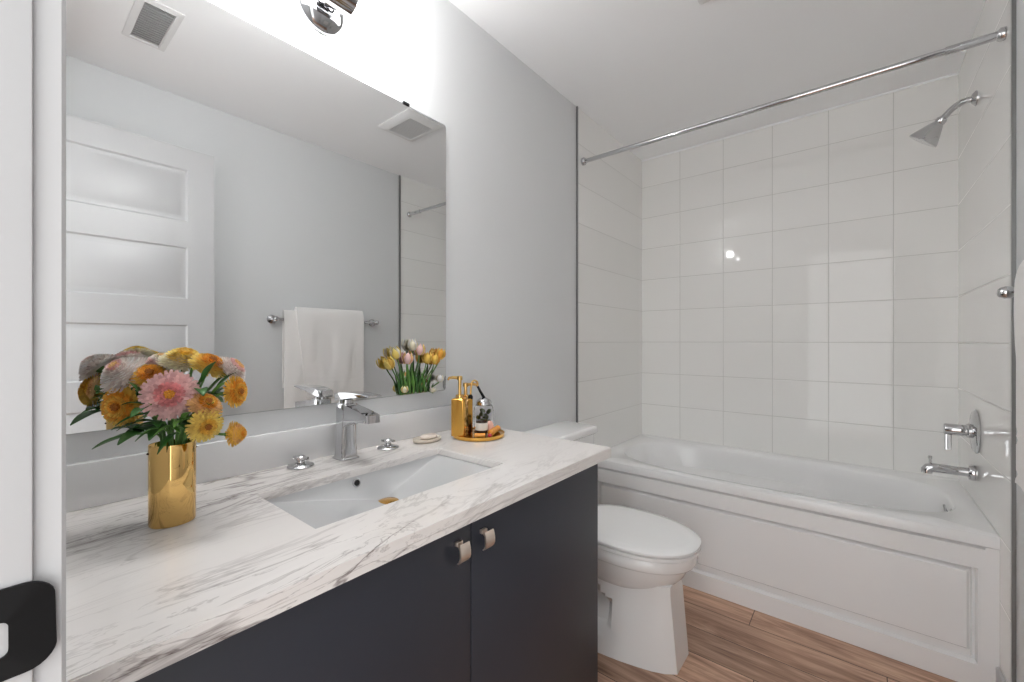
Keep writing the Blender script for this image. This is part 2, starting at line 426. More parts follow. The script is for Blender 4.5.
for v in ring:
    x = v.co.x + (-.02 if v.co.x < bx0+1e-5 else .02 if v.co.x > bx1-1e-5 else 0); y = v.co.y + (-.02 if v.co.y < by0+1e-5 else .02 if v.co.y > by1-1e-5 else 0)
    out.append(bm.verts.new((x, y, bz)))
for i in range(len(ring)): bm.faces.new((ring[i], ring[(i+1) % len(ring)], out[(i+1) % len(ring)], out[i]))
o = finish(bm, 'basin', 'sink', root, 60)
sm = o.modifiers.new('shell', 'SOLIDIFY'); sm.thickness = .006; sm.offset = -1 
bm = BM(); lathe(bm, [(.027, 0), (.027, .002), (.021, .0045), (.0, .0055)], (xd, yd, bz-dep+.001), (0,0,1), 32, True, False)
tag(finish(bm, 'drain', 'gold2', root, 40), 'round gold drain cover')
bm = BM(); lathe(bm, [(.0105, 0), (.0105, .003), (.0075, .0038), (.0072, .001)], (SX0+.003, .577, .825), (1, 0, .25), 24)
tag(finish(bm, 'overflow_ring', 'chrome', root, 40), 'round chrome overflow hole')
bm = BM(); lathe(bm, [(.0072, .0015), (.0072, .0028)], (SX0+.003, .577, .825), (1, 0, .25), 24)
finish(bm, 'overflow_hole', 'dark', root, 40)

# faucet
FX, FY = .073, .617
root = thing('sink_faucet', (FX, FY, CT), 'tall chrome single-lever faucet standing behind the sink', 'faucet')
def slab(bm, prof, y0, y1, bev=.003):
    a = [bm.verts.new((x, y0, z)) for x, z in prof]; b = [bm.verts.new((x, y1, z)) for x, z in prof]
    fs = [bm.faces.new(a), bm.faces.new(list(reversed(b)))]
    for i in range(len(prof)):
        j = (i+1) % len(prof); fs.append(bm.faces.new((a[j], a[i], b[i], b[j])))
    if bev:
        es = set(e for f in fs[:2] for e in f.edges)
        bmesh.ops.bevel(bm, geom=list(es), offset=bev, segments=3, profile=.5, affect='EDGES')
bm = BM()
loft(bm, [rrect(FX-a, FX+b, FY-c, FY+c, min(r, .02), CT+z, 5) for a, b, c, r, z in
          ((.030,.030,.027,.008,.0005),(.030,.030,.027,.008,.003),(.026,.026,.024,.010,.006),(.0235,.0235,.0225,.011,.04),(.022,.024,.0215,.011,.09),(.022,.028,.0215,.011,.125),(.021,.03,.0215,.011,.150),(.019,.028,.0195,.011,.153))])
finish(bm, 'body', 'chrome', root, 45)
bm = BM()
top = bez((FX-.01, FY, CT+.150), (FX+.03, FY, CT+.152), (FX+.08, FY, CT+.140), (FX+.135, FY, CT+.132), 10)
bot = bez((FX+.136, FY, CT+.112), (FX+.09, FY, CT+.112), (FX+.05, FY, CT+.113), (FX+.012, FY, CT+.085), 10)
slab(bm, [(p.x, p.z) for p in top] + [(p.x, p.z) for p in bot] + [(FX-.01, CT+.085)], FY-.0195, FY+.0195, .003)
finish(bm, 'spout', 'chrome', root, 35)
bm = BM()
lathe(bm, [(.020, .150), (.0185, .162)], (FX, FY, CT), (0,0,1), 28)
top = bez((FX-.026, FY, CT+.178), (FX+.02, FY, CT+.186), (FX+.08, FY, CT+.188), (FX+.140, FY, CT+.183), 10)
bot = bez((FX+.140, FY, CT+.179), (FX+.09, FY, CT+.178), (FX+.03, FY, CT+.168), (FX-.024, FY, CT+.158), 10)
slab(bm, [(p.x, p.z) for p in top] + [(p.x, p.z) for p in bot], FY-.0215, FY+.0215, .003)
finish(bm, 'lever', 'chrome', root, 35)

def tap(x, y, label):
    root = thing('tap_handle', (x, y, CT), label, 'tap handle')
    bm = BM(); lathe(bm, [(.031, .0004), (.032, .003), (.029, .006), (.018, .0095), (.010, .012), (.0095, .016)], (x, y, CT), (0,0,1), 40); finish(bm, 'dome', 'chrome', root, 50)
    bm = BM(); lathe(bm, [(.0095, .016), (.012, .0185), (.012, .0255), (.009, .028)], (x, y, CT), (0,0,1), 24)
    tube(bm, [(x-.018, y-.010, CT+.0225), (x, y, CT+.0225), (x+.018, y+.010, CT+.0225)], [.004, .005, .004], 10)
    finish(bm, 'crosspiece', 'chrome', root, 40)
tap(.060, .500, 'small round chrome tap handle on the counter between faucet and vase')
tap(.074, .752, 'small round chrome tap handle on the counter between faucet and soap dish')

# cream soap dish with its soap
root = thing('soap_dish', (.094, .885, CT), 'shallow oval cream stone soap dish on the counter beside the gold tray', 'soap dish')
bm = BM(); rings = []
for a, b, z in ((.030,.040,.0004),(.037,.050,.004),(.0385,.052,.010),(.037,.0505,.0115),(.033,.046,.0095)):
    rings.append([(.094+a*math.cos(t)*.95, .885+b*math.sin(t), CT+z) for t in [2*PI*i/40 for i in range(40)]])
loft(bm, rings); finish(bm, 'dish', 'cream', root, 50)
sb = thing('soap_bar', (.098, .895, CT+.0096), 'pale pink-cream oval soap bar lying in the oval cream dish', 'soap')
bm = BM(); rings = []
for a, b, z in ((.018,.026,.0001),(.022,.031,.003),(.022,.031,.007),(.018,.027,.011),(.008,.013,.0125)):
    rings.append([(.096+a*math.cos(t), .890+b*math.sin(t), CT+.0096+z) for t in [2*PI*i/36 for i in range(36)]])
loft(bm, rings); finish(bm, 'bar', paint('soap_cream', (.80, .70, .62), .35, .1, .0), sb, 50)

# ------------------------------------------------------------------ tray and what stands on it
TX, TY = .172, 1.043; TZ = CT+.0095
root = thing('serving_tray', (TX, TY, CT), 'round polished gold tray on the far end of the counter', 'tray')
bm = BM(); lathe(bm, [(.084, .0004), (.087, .002), (.0885, .013), (.0865, .0135), (.0845, .0095), (.0, .0092)], (TX, TY, CT), (0,0,1), 56, True, False); finish(bm, 'plate', 'gold2', root, 40)
def pump_bottle(x, y, w, h, ph, ang, label):
    root = thing('soap_dispenser', (x, y, TZ), label, 'soap dispenser', 'gold pump dispensers on the tray'); 
    R = Matrix.Rotation(ang, 3, 'Z'); c = Vector((x, y, TZ))
    def tr(bm):
        for v in bm.verts: v.co = c + R @ v.co
    bm = BM(); loft(bm, [rrect(-a, a, -a, a, .006, z, 4) for a, z in ((w-.003, .0002), (w, .002), (w, h-.003), (w-.003, h))]); tr(bm); finish(bm, 'bottle', 'gold2', root, 40)
    bm = BM(); lathe(bm, [(.014, h), (.014, h+.010), (.010, h+.013), (.0055, h+.013), (.0055, h+ph-.012), (.009, h+ph-.012), (.009, h+ph), (.006, h+ph+.002)], (0,0,0), (0,0,1), 24)
    tr(bm); finish(bm, 'collar', 'gold', root, 40)
    bm = BM(); tube(bm, [(.0, 0, h+ph-.005), (.025, 0, h+ph-.004), (.038, 0, h+ph-.006), (.042, 0, h+ph-.012)], [.0055, .0050, .0042, .0035], 12)
    tr(bm); finish(bm, 'nozzle', 'gold', root, 40)
pump_bottle(.148, .978, .023, .124, .072, math.radians(205), 'gold square soap dispenser at the front of the tray, taller spout')
pump_bottle(.122, 1.030, .021, .116, .052, math.radians(60), 'gold square soap dispenser standing half hidden behind the taller one')
# glass bottle with chrome cap, angled black spout and gold ring
gx, gy = .150, 1.092
root = thing('glass_bottle', (gx, gy, TZ), 'clear glass bottle of green olives with chrome cap and slanted spout', 'bottle')
bm = BM(); lathe(bm, [(.030, .0003), (.035, .003), (.036, .03), (.036, .068), (.033, .082), (.025, .094), (.0225, .094), (.030, .081), (.0335, .067), (.0335, .03), (.032, .006), (.0, .005)], (gx, gy, TZ), (0,0,1), 40, True, False); finish(bm, 'glass', 'glass', root, 50)
bm = BM(); lathe(bm, [(.027, .088), (.0275, .098), (.024, .106), (.015, .112), (.008, .115), (.0, .116)], (gx, gy, TZ), (0,0,1), 36, True, False); finish(bm, 'cap', 'chrome', root, 50)
bm = BM(); tube(bm, [(gx+.003, gy, TZ+.112), (gx-.004, gy-.012, TZ+.135), (gx-.010, gy-.026, TZ+.163)], [.0055, .0045, .004], 12); finish(bm, 'spout', 'black', root, 40)
bm = BM()
hc = Vector((gx-.010, gy-.036, TZ+.163)); dv = Vector((.2, .98, 0)).normalized()
pts = [hc + dv*(.013*math.cos(a)) + Vector((0,0,1))*(.013*math.sin(a)) for a in [math.radians(-20+i*20) for i in range(11)]]
pts += [pts[-1] + Vector((0, -.003, -.018)), pts[-1] + Vector((0, -.004, -.036))]
tube(bm, pts, .0036, 10); tag(finish(bm, 'hook', 'gold', root, 40), 'curled gold hook over the spout')
bm = BM(); e = pts[-1]; lathe(bm, [(.002, -.02), (.0075, -.014), (.0085, -.006), (.005, .001), (.002, .004)], e, (0,0,1), 20); finish(bm, 'stopper', 'black', root, 40)
rs = random.Random(3)
for k in range(13):
    a = k*2.4; r = .020 if k % 4 else .004; z = .014+.0045*k
    bm = BM(); lathe(bm, [(.002, -.011), (.0065, -.006), (.0075, 0), (.0065, .006), (.002, .011)], (gx+r*math.cos(a), gy+r*math.sin(a), TZ+z), (rs.uniform(-1,1), rs.uniform(-1,1), .6), 14)
    o = finish(bm, 'olive', 'green_fill', root, 60)
# jar
jx, jy = .208, 1.020
root = thing('cosmetic_jar', (jx, jy, TZ), 'small brown jar with cream band and dark top on the tray', 'jar')
bm = BM(); lathe(bm, [(.012, .0002), (.0145, .002), (.019, .018), (.0195, .020), (.0195, .046), (.018, .049), (.0165, .047), (.0165, .043), (.0, .042)], (jx, jy, TZ), (0,0,1), 36, True, False); finish(bm, 'cup', 'brown', root, 40)
bm = BM(); lathe(bm, [(.0198, .021), (.0202, .022), (.0202, .044), (.0198, .045)], (jx, jy, TZ), (0,0,1), 36, False, False); finish(bm, 'band', 'wax', root, 40)
# pink soap standing against bottle, amber bars, red berry
bm = BM(); c = Vector((.203, 1.066, TZ+.0215)); ax = Vector((.75, -.62, .22)).normalized(); u, v, d = frame_of(ax)
rings = []
for s, h in ((.4, -.007), (.85, -.005), (1, 0), (.85, .005), (.4, .007)):
    rings.append([c + d*h + u*(.0215*s*math.cos(t)) + v*(.0135*s*math.sin(t)) for t in [2*PI*i/28 for i in range(28)]])
loft(bm, rings); tag(finish(bm, 'guest_soap', 'pink', None, 50), 'flat oval pink guest soap leaning on the glass bottle', 'soap')
def bar(p, q, r, label, name='soap_stick'):
    bm = BM(); p, q = Vector(p), Vector(q); d = (q-p)
    pts = [p, p+d*.04, p+d*.5, p+d*.96, q]; tube(bm, pts, [r*.6, r, r, r, r*.6], 14)
    tag(finish(bm, name, 'amber', None, 50), label, 'soap')
bar((.238, 1.030, TZ+.0115), (.203, 1.108, TZ+.0115), .0105, 'longer amber soap stick lying at the right rim of the gold tray')
bar((.208, .985, TZ+.0078), (.236, 1.008, TZ+.0078), .0070, 'shorter amber soap stick lying in front of the small jar')
bm = BM(); bmesh.ops.create_icosphere(bm, subdivisions=3, radius=.007, matrix=Matrix.Translation((.247, 1.018, TZ+.0068)))
tag(finish(bm, 'berry', 'red', None, 60), 'tiny red berry beside the amber soap stick on the tray', 'berry')

# ------------------------------------------------------------------ mirror
MY0, MY1, MZ0, MZ1 = .036, 1.0455, 1.003, 1.970
root = thing('wall_mirror', (0, .54, MZ0), 'large frameless rectangular mirror on the grey wall above the vanity', 'mirror')
def mring(x, ins):
    return [(x, a, b) for a, b, _ in rrect(MY0+ins, MY1-ins, MZ0+ins, MZ1-ins, .010, 0, 5)]
bm = BM(); loft(bm, [mring(.0006, 0), mring(.0044, 0), mring(.0056, .0015)], True, False); finish(bm, 'mirror_edge', 'mirror_back', root, 30)
bm = BM(); bm.faces.new([bm.verts.new(p) for p in mring(.0056, .0015)]); finish(bm, 'mirror_glass', 'mirror', root, 0)
for y in (.20, .869):
    finish(boxes((.0006, .0095, y-.012, y+.012, MZ1-.003, MZ1+.006), bev=.001), 'clip', 'black', root, 40)

# ------------------------------------------------------------------ vanity light
LY, LZ, LX = .583, 2.118, .100
root = thing('vanity_light', (0, LY, LZ), 'chrome wall light with two frosted glass tubes above the mirror', 'wall light')
bm = BM(); lathe(bm, [(.070, .0005), (.070, .006), (.068, .010), (.060, .020), (.048, .029), (.034, .035), (.018, .038), (.0, .039)], (0, LY, LZ), (1,0,0), 64, True, False); finish(bm, 'backplate', 'chrome_dark', root, 60)
bm = BM(); lathe(bm, [(.014, .03), (.014, .085)], (0, LY, LZ), (1,0,0), 24); finish(bm, 'arm', 'chrome_dark', root, 40)
bm = BM(); lathe(bm, [(.042, -.036), (.0485, -.033), (.0485, .033), (.042, .036)], (LX, LY, LZ), (0,1,0), 48); finish(bm, 'socket_cup', 'chrome_dark', root, 40)
for s in (-1, 1):
    bm = BM(); lathe(bm, [(.041, .0345), (.0415, .05), (.0415, .215), (.039, .226), (.032, .231), (.0, .2325)], (LX, LY, LZ), (0,s,0), 48, True, False); o = finish(bm, 'glass_tube', 'tube', root, 40)
    o['label'] = 'glowing frosted glass tube'
    bm = BM(); lathe(bm, [(.010, .036), (.010, .10)] + [(.029*math.sin(a), .125-.029*math.cos(a)) for a in [math.radians(25+155*i/12) for i in range(12)]] + [(.0, .154)], (LX, LY, LZ), (0,s,0), 20, True, False); finish(bm, 'bulb', 'bulb', root, 60)

# ------------------------------------------------------------------ ceiling fan cover and register
root = thing('exhaust_fan', (.862, 1.545, H), 'square white bathroom exhaust fan cover on the ceiling', 'exhaust fan')
bm = BM(); x0, x1, yA, yB = .715, 1.010, 1.415, 1.665
loft(bm, [rrect(x0, x1, yA, yB, .012, H-.0005), rrect(x0, x1, yA, yB, .012, H-.008), rrect(x0+.02, x1-.02, yA+.02, yB-.02, .01, H-.022), rrect(x0+.045, x1-.045, yA+.045, yB-.045, .006, H-.024), rrect(x0+.047, x1-.047, yA+.047, yB-.047, .006, H-.018)], True, True)
finish(bm, 'cover', 'vent', root, 30)
bm = BM()
for k in range(15):
    x = x0+.056+k*.0130; box(bm, x, x+.007, yA+.047, yB-.047, H-.0225, H-.0185)
finish(bm, 'grille', paint('fan_grille', (.62, .62, .62), .4), root, 0)
root = thing('air_register', (1.01, .40, H), 'rectangular white louvred air register on the ceiling near the door', 'air vent')
x0, x1, yA, yB = .85, 1.172, .330, .468
bm = BM(); A = [rrect(x0, x1, yA, yB, .004, H-.0005, 2), rrect(x0, x1, yA, yB, .004, H-.004, 2), rrect(x0+.022, x1-.022, yA+.022, yB-.022, .002, H-.010, 2), rrect(x0+.024, x1-.024, yA+.024, yB-.024, .002, H-.001, 2)]
loft(bm, A, False, False); finish(bm, 'frame', 'vent', root, 30)
finish(boxes((x0+.022, x1-.022, yA+.022, yB-.022, H-.0012, H-.0004)), 'duct_opening', 'ventdark', root, 0)
for k in range(16):
    bm = BM(); x = x0+.030+k*.0165
    loft(bm, [[(x, y, H-.0098), (x+.0012, y, H-.0098), (x+.0112, y, H-.0022), (x+.010, y, H-.0022)] for y in (yA+.0245, yB-.0245)])
    finish(bm, 'louvre', 'vent', root, 0)

# ------------------------------------------------------------------ towel bar and towel on the right wall
BX, BZ = 1.500, 1.312
root = thing('towel_bar', (W, 1.38, BZ), 'chrome towel bar with round posts on the wall opposite the mirror', 'towel bar')
bm = BM(); tube(bm, [(BX, 1.045, BZ), (BX, 1.715, BZ)], .008, 16); finish(bm, 'rail', 'chrome', root, 40)
for y in (1.045, 1.715):
    bm = BM(); lathe(bm, [(.026, .0005), (.026, .005), (.020, .009), (.011, .014), (.011, .046), (.0155, .052), (.0165, .064), (.013, .074), (.008, .078)], (W, y, BZ), (-1,0,0), 28); finish(bm, 'post', 'chrome', root, 40)
root = thing('bath_towel', (BX, 1.36, BZ), 'folded white terry towel hanging over the chrome towel bar', 'towel')
def drape(y0, y1, zf, zb, r, th, seed, hem, slant=0.0, rz=1.0):
    """sheet hanging over the rail: front edge at zf, back edge at zb; soft vertical folds; hem ribs at given heights"""
    rr = random.Random(seed); ph = [rr.uniform(0, 6.28) for _ in range(4)]
    bm = BM(); prof = []
    n1 = 46
    for i in range(n1): z = zf + (BZ-zf)*i/n1; prof.append((-1, z))
    for i in range(13): prof.append((-2, PI*(1-i/12)))
    for i in range(1, 25): z = BZ - (BZ-zb)*i/24; prof.append((1, z))
    cols = 44
    def pt(j, k, off):
        y = y0+(y1-y0)*j/cols; side, z = prof[k]; R = r+off
        yl = y + slant*max(0, BZ-(z if side != -2 else BZ))*(1-j/cols)
        if side == -2: return Vector((BX+R*math.cos(z), yl, BZ+R*rz*math.sin(z)))
        drop = BZ-z; a = min(1, drop/.25)
        wv = (.0065*math.sin(9*y*2.2+ph[0]+drop*6) + .004*math.sin(31*y+ph[1]-drop*9) + .0015*math.sin(70*y+ph[2]+drop*14))*a
        if side == -1:
            hz = sum(-.0035*math.exp(-((z-h)/.005)**2) for h in hem)
            return Vector((BX-R-max(-.003, wv) - (hz if off > 0 else 0), yl, z+.004*math.sin(13*y+ph[3])*a))
        return Vector((min(BX+R+.3*wv, W-.004), yl, z))
    O = [[bm.verts.new(pt(j, k, th)) for j in range(cols+1)] for k in range(len(prof))]
    I = [[bm.verts.new(pt(j, k, 0)) for j in range(cols+1)] for k in range(len(prof))]
    for k in range(len(prof)-1):
        for j in range(cols):
            bm.faces.new((O[k][j], O[k][j+1], O[k+1][j+1], O[k+1][j])); bm.faces.new((I[k][j+1], I[k][j], I[k+1][j], I[k+1][j+1]))
        bm.faces.new((O[k][0], O[k+1][0], I[k+1][0], I[k][0])); bm.faces.new((O[k+1][cols], O[k][cols], I[k][cols], I[k+1][cols]))
    for j in range(cols):
        bm.faces.new((O[0][j+1], O[0][j], I[0][j], I[0][j+1])); bm.faces.new((O[-1][j], O[-1][j+1], I[-1][j+1], I[-1][j]))
    return bm
finish(drape(1.095, 1.56, .768, .90, .0095, .007, 4, (.80, .88), 0, 3.4), 'under_fold', 'towel', root, 60)
finish(drape(1.165, 1.612, .825, .98, .0172, .010, 9, (.845, .93, .955), .12, 2.9), 'front_fold', 'towel', root, 60)

# ------------------------------------------------------------------ bathtub
RZ = .5315
root = thing('bathtub', (W/2, 2.49, 0), 'white alcove bathtub with panelled apron across the end of the room', 'bathtub')
# apron: height field over (x, z), offset towards the room
bm = BM()
x0, x1 = .0042, W-.0042
ox0, ox1, ix0, ix1 = .054, 1.486, .079, 1.461
gx = sorted(set([x0, .02, .036, .046, ox0-.003, ox0, ox0+.003, ox0+.009, ox0+.015, ix0-.007, ix0, ix0+.006, .3, .6, .9, 1.2, ix1-.006, ix1, ix1+.007, ox1-.015, ox1-.009, ox1-.003, ox1, ox1+.003, 1.494, 1.504, 1.52, x1]))
gz = [0.0, .02, .070, .078, .081, .084, .090, .096, .118, .125, .131, .20, .30, .382, .388, .391, .393, .399, .405, .408, .411, .470, .477, .482, .486, .490, .500, .515, .524, .5285]
def apr(x, z):
    o = 0.0
    inx = min(x-ox0, ox1-x); inz = min(z-.081, .408-z); ins = min(inx, inz)
    if ins > 0:                                                # recessed panel with moulded border
        iin = min(x-ix0, ix1-x, z-.125, .388-z)
        o = -.028*min(1, ins/.003)
        if ins > .009: o = -.028+.012*min(1, (ins-.009)/.006)
        if iin > -.007: o = -.016 + .012*min(1, (iin+.007)/.007)
    if z > .477 and True:
        side = min(1, max(0, min(x-.036, 1.504-x)/.01))
        if .477 < z < .489: o = -.020*side
        elif z >= .489: o = .006
        if z > .52: o = .006-(z-.52)*.45
    return YA - o
G = [[bm.verts.new((x, apr(x, z), z)) for x in gx] for z in gz]
for i in range(len(gz)-1):
    for j in range(len(gx)-1): bm.faces.new((G[i][j], G[i][j+1], G[i+1][j+1], G[i+1][j]))
finish(bm, 'apron', 'acrylic', root, 28)
# deck and basin
bm = BM(); NB = 128
bxc, byc = .775, 2.482
def sup(t, ax0, ax1, ay0, ay1, pw):
    c, s = math.cos(t), math.sin(t)
    x = bxc + (ax1 if c > 0 else ax0)*math.copysign(abs(c)**(2/pw), c); y = byc + (ay1 if s > 0 else ay0)*math.copysign(abs(s)**(2/pw), s)
    return x, y
T = [2*PI*i/NB for i in range(NB)]
levels = [(RZ, .690, .705, .322, .325, 3.0), (RZ-.004, .684, .699, .316, .319, 3.0), (RZ-.018, .675, .690, .309, .312, 3.0), (.47, .645, .682, .300, .303, 3.0), (.40, .600, .672, .290, .292, 3.0), (.388, .592, .670, .289, .291, 3.0), (.372, .580, .668, .287, .289, 3.0),
          (.33, .550, .662, .282, .284, 3.1), (.25, .495, .650, .272, .274, 3.2), (.18, .440, .635, .255, .257, 3.2), (.14, .400, .61, .225, .228, 3.0), (.125, .33, .55, .16, .16, 2.8), (.122, .12, .2, .05, .05, 2.4)]
rings = []
def outer(t):
    c, s = math.cos(t), math.sin(t); hx0, hx1, hy0, hy1 = bxc-.0042, W-.0042-bxc, byc-(YA-.005), L-.0004-byc
    kx = (hx1 if c > 0 else hx0)/max(1e-9, abs(c)); ky = (hy1 if s > 0 else hy0)/max(1e-9, abs(s)); k = min(kx, ky)
    return bxc+c*k, byc+s*k
# ring points on the outer rectangle at matching parameter
rect = []
for t in T:
    x, y = sup(t, .690, .705, .322, .325, 3.0); rect.append(outer(math.atan2(y-byc, x-bxc)))
for (cx_, cy_) in ((.0042, YA-.005), (W-.0042, YA-.005), (W-.0042, L-.0004), (.0042, L-.0004)):
    j = min(range(NB), key=lambda i: (rect[i][0]-cx_)**2+(rect[i][1]-cy_)**2); rect[j] = (cx_, cy_)
rings.append([(x, y, RZ-.003 if y < L-.05 else RZ+.001) for x, y in rect])
rings.append([(bxc+(x-bxc)*.999, byc+(y-byc)*.992 if y < L-.05 else y-.003, RZ) for x, y in rect])
first = True
for (z, a0, a1, b0, b1, pw) in levels:
    r = []
    for t in T:
        x, y = sup(t, a0, a1, b0, b1, pw)
        if y > byc and .14 < z < .40:                           # arm-rest ledge on the far side
            wx = max(0, 1-((x-.62)/.40)**2)**.5 if abs(x-.62) < .40 else 0
            y -= .085*wx*min(1, max(0, (.40-z)/.026))*min(1, (z-.14)/.1)
        r.append((x, y, z))
    rings.append(r)
loft(bm, rings, False, True)
o = finish(bm, 'basin', 'acrylic', root, 50)
bm = BM(); lathe(bm, [(.026, 0), (.026, .004), (.021, .009), (.0, .011)], (1.464, 2.425, .486), (-1, 0, .15), 36, True, False)
tube(bm, [(1.454, 2.425, .488), (1.444, 2.425, .500), (1.440, 2.425, .522)], [.006, .005, .004], 12)
tag(finish(bm, 'overflow_plate', 'chrome', root, 40), 'chrome overflow plate with trip lever')

# spout, valve, shower
FYT = 2.470
SPY, SPZ = 2.425, .666
root = thing('tub_spout', (W-.004, SPY, SPZ), 'chrome tub spout with diverter knob above the bathtub end', 'tub spout')
bm = BM(); lathe(bm, [(.029, 0), (.030, .004), (.030, .022), (.027, .028), (.016, .030)], (W-.004, SPY, SPZ), (-1,0,0), 36); finish(bm, 'flange', 'chrome', root, 40)
bm = BM(); tube(bm, [(W-.03, SPY, SPZ), (1.43, SPY, SPZ), (1.407, SPY, SPZ), (1.395, SPY, SPZ-.004), (1.390, SPY, SPZ-.012), (1.390, SPY, SPZ-.024)], [.0175, .0175, .0178, .018, .018, .0175], 24); finish(bm, 'spout_body', 'chrome', root, 50)
bm = BM(); lathe(bm, [(.004, .0), (.004, .020), (.0065, .024), (.0065, .032), (.004, .034)], (1.400, SPY, SPZ+.013), (0,0,1), 18); finish(bm, 'diverter', 'chrome', root, 40)
root = thing('shower_valve', (W-.004, FYT, .822), 'chrome round shower valve plate with lever handle above the spout', 'shower valve')
bm = BM(); lathe(bm, [(.086, 0), (.087, .003), (.080, .009), (.040, .014), (.0, .015)], (W-.004, FYT, .822), (-1,0,0), 64, True, False); finish(bm, 'plate', 'chrome', root, 40)
bm = BM(); lathe(bm, [(.028, .012), (.028, .024), (.0225, .028), (.0225, .088), (.020, .092)], (W-.004, FYT, .822), (-1,0,0), 40); finish(bm, 'hub', 'chrome', root, 40)
bm = BM(); loft(bm, [rrect(1.4465, 1.4665, FYT-.007, FYT+.007, .003, z, 3) for z in (.806, .742, .739)]); finish(bm, 'lever', 'chrome', root, 40)
root = thing('wall_shower', (W-.004, FYT, 2.147), 'chrome bell shower head on a curved arm high on the tiled wall', 'shower head')
bm = BM(); lathe(bm, [(.029, 0), (.029, .004), (.020, .012), (.011, .016)], (W-.004, FYT, 2.147), (-1,0,0), 32); finish(bm, 'flange', 'chrome', root, 40)
bm = BM(); tube(bm, [Vector((W-.01, FYT, 2.147))] + bez((1.515, FYT, 2.147), (1.483, FYT, 2.148), (1.466, FYT, 2.128), (1.438, FYT, 2.092), 12), .0115, 18); finish(bm, 'arm', 'chrome', root, 50)
bm = BM(); lathe(bm, [(.013, -.006), (.0185, .0), (.0185, .012), (.0165, .016), (.022, .024), (.032, .042), (.046, .070), (.0535, .086), (.0535, .092), (.048, .093), (.0, .090)], (1.440, FYT, 2.095), (-.63, .20, -.75), 48, True, False); finish(bm, 'bell', 'chrome', root, 40)
# shower curtain rod
root = thing('shower_rod', (W/2, 2.038, 2.162), 'chrome shower curtain rod spanning the tub alcove below the ceiling', 'shower rod')
bm = BM(); tube(bm, [(.020, 2.038, 2.162), (1.42, 2.038, 2.162)], .0112, 20); finish(bm, 'rod', 'chrome', root, 40)
bm = BM(); tube(bm, [(1.40, 2.038, 2.162), (W-.022, 2.038, 2.162)], .0135, 20); finish(bm, 'sleeve', 'chrome', root, 40)
for xx, s in ((.0042, 1), (W-.0042, -1)):
    bm = BM(); lathe(bm, [(.020, 0), (.020, .012), (.0175, .016), (.015, .020)], (xx, 2.038, 2.162), (s,0,0), 28); finish(bm, 'end_cap', 'chrome', root, 40)

# ------------------------------------------------------------------ toilet
TYC = 1.607
root = thing('toilet', (.38, TYC, 0), 'white two-piece toilet between the vanity and the bathtub', 'toilet')
def egg(xr, xf, hw, z, n=56, p=2.25, yc=TYC, back=2.8):
    xc = xr+(xf-xr)*.46; out = []
    for i in range(n):
        t = 2*PI*i/n; c, s = math.cos(t), math.sin(t); q = p if c > 0 else back
        out.append((xc+((xf-xc) if c > 0 else (xc-xr))*math.copysign(abs(c)**(2/q), c), yc+hw*math.copysign(abs(s)**(2/q), s), z))
    return out
bm = BM()
rb = [(.232, .712, .178, .410), (.228, .718, .182, .406), (.228, .718, .182, .372), (.230, .714, .179, .366), (.24, .694, .163, .361), (.24, .690, .161, .345), (.245, .676, .153, .315), (.25, .648, .138, .285), (.26, .610, .120, .258), (.27, .55, .092, .238), (.30, .47, .05, .228)]
loft(bm, [egg(a, b, c, z) for a, b, c, z in rb]); finish(bm, 'bowl', 'porcelain', root, 50)
# pedestal: flat-faced foot with a chamfered front and a trapway hollow in its sides
bm = BM()
PB = [(.676, .064), (.640, .090), (.600, .107), (.545, .122), (.490, .134), (.45, .140), (.42, .144), (.40, .146), (.36, .148), (.30, .148), (.25, .146), (.20, .14), (.14, .125)]
PT = [(.652, .066), (.628, .083), (.590, .093), (.540, .098), (.490, .102), (.45, .104), (.42, .106), (.40, .107), (.36, .110), (.30, .112), (.25, .112), (.20, .11), (.14, .10)]
rings = []
zl = [0.0005, .006, .03, .06, .09, .10, .13, .16, .19, .205, .215, .24, .27, .30]
for z in zl:
    t = min(1, z/.27); half = []
    for (xa, ha), (xb, hb) in zip(PB, PT):
        x = xa+(xb-xa)*t; h = ha+(hb-ha)*(t**.8)
        top = .215 - max(0, (x-.25))*.45+.06
        if x < .436 and .075 < z < top: h -= .045*min(1, (.436-x)/.015)*min(1, (z-.075)/.03)
        half.append((x, h))
    pc = TYC-.012
    rings.append([(x, pc-h, z) for x, h in half] + [(x, pc+h, z) for x, h in reversed(half)])
loft(bm, rings); finish(bm, 'pedestal', 'porcelain', root, 32)
bm = BM()
loft(bm, [egg(.245, .710, .172, .4105), egg(.232, .727, .187, .414), egg(.232, .727, .187, .424), egg(.245, .712, .173, .4277)]); finish(bm, 'seat', 'seat', root, 40)
bm = BM()
loft(bm, [egg(.245, .712, .173, .4290), egg(.232, .728, .188, .4315), egg(.232, .728, .188, .439), egg(.238, .720, .181, .4445), egg(.265, .69, .155, .4475), egg(.34, .60, .08, .4485)]); finish(bm, 'lid', 'seat', root, 40)
for s in (-1, 1):
    bm = BM(); lathe(bm, [(.013, -.02), (.015, -.016), (.015, .016), (.013, .02)], (.222, TYC+s*.075, .430), (0,1,0), 20); finish(bm, 'seat_hinge', 'seat', root, 40)
def tankring(x0, x1, hw, z, bow=.012, r=.035):
    pts = []
    for x, y, _ in rrect(x0, x1, TYC-hw, TYC+hw, r, 0, 7):
        if x > (x0+x1)/2: x += bow*(1-((y-TYC)/hw)**2)
        pts.append((x, y, z))
    return pts
bm = BM(); loft(bm, [tankring(.03, .20, .17, .40), tankring(.018, .196, .205, .412), tankring(.014, .196, .222, .50), tankring(.012, .194, .230, .742)])
box(bm, .06, .262, TYC-.10, TYC+.10, .36, .402, .01); finish(bm, 'tank', 'porcelain', root, 45)
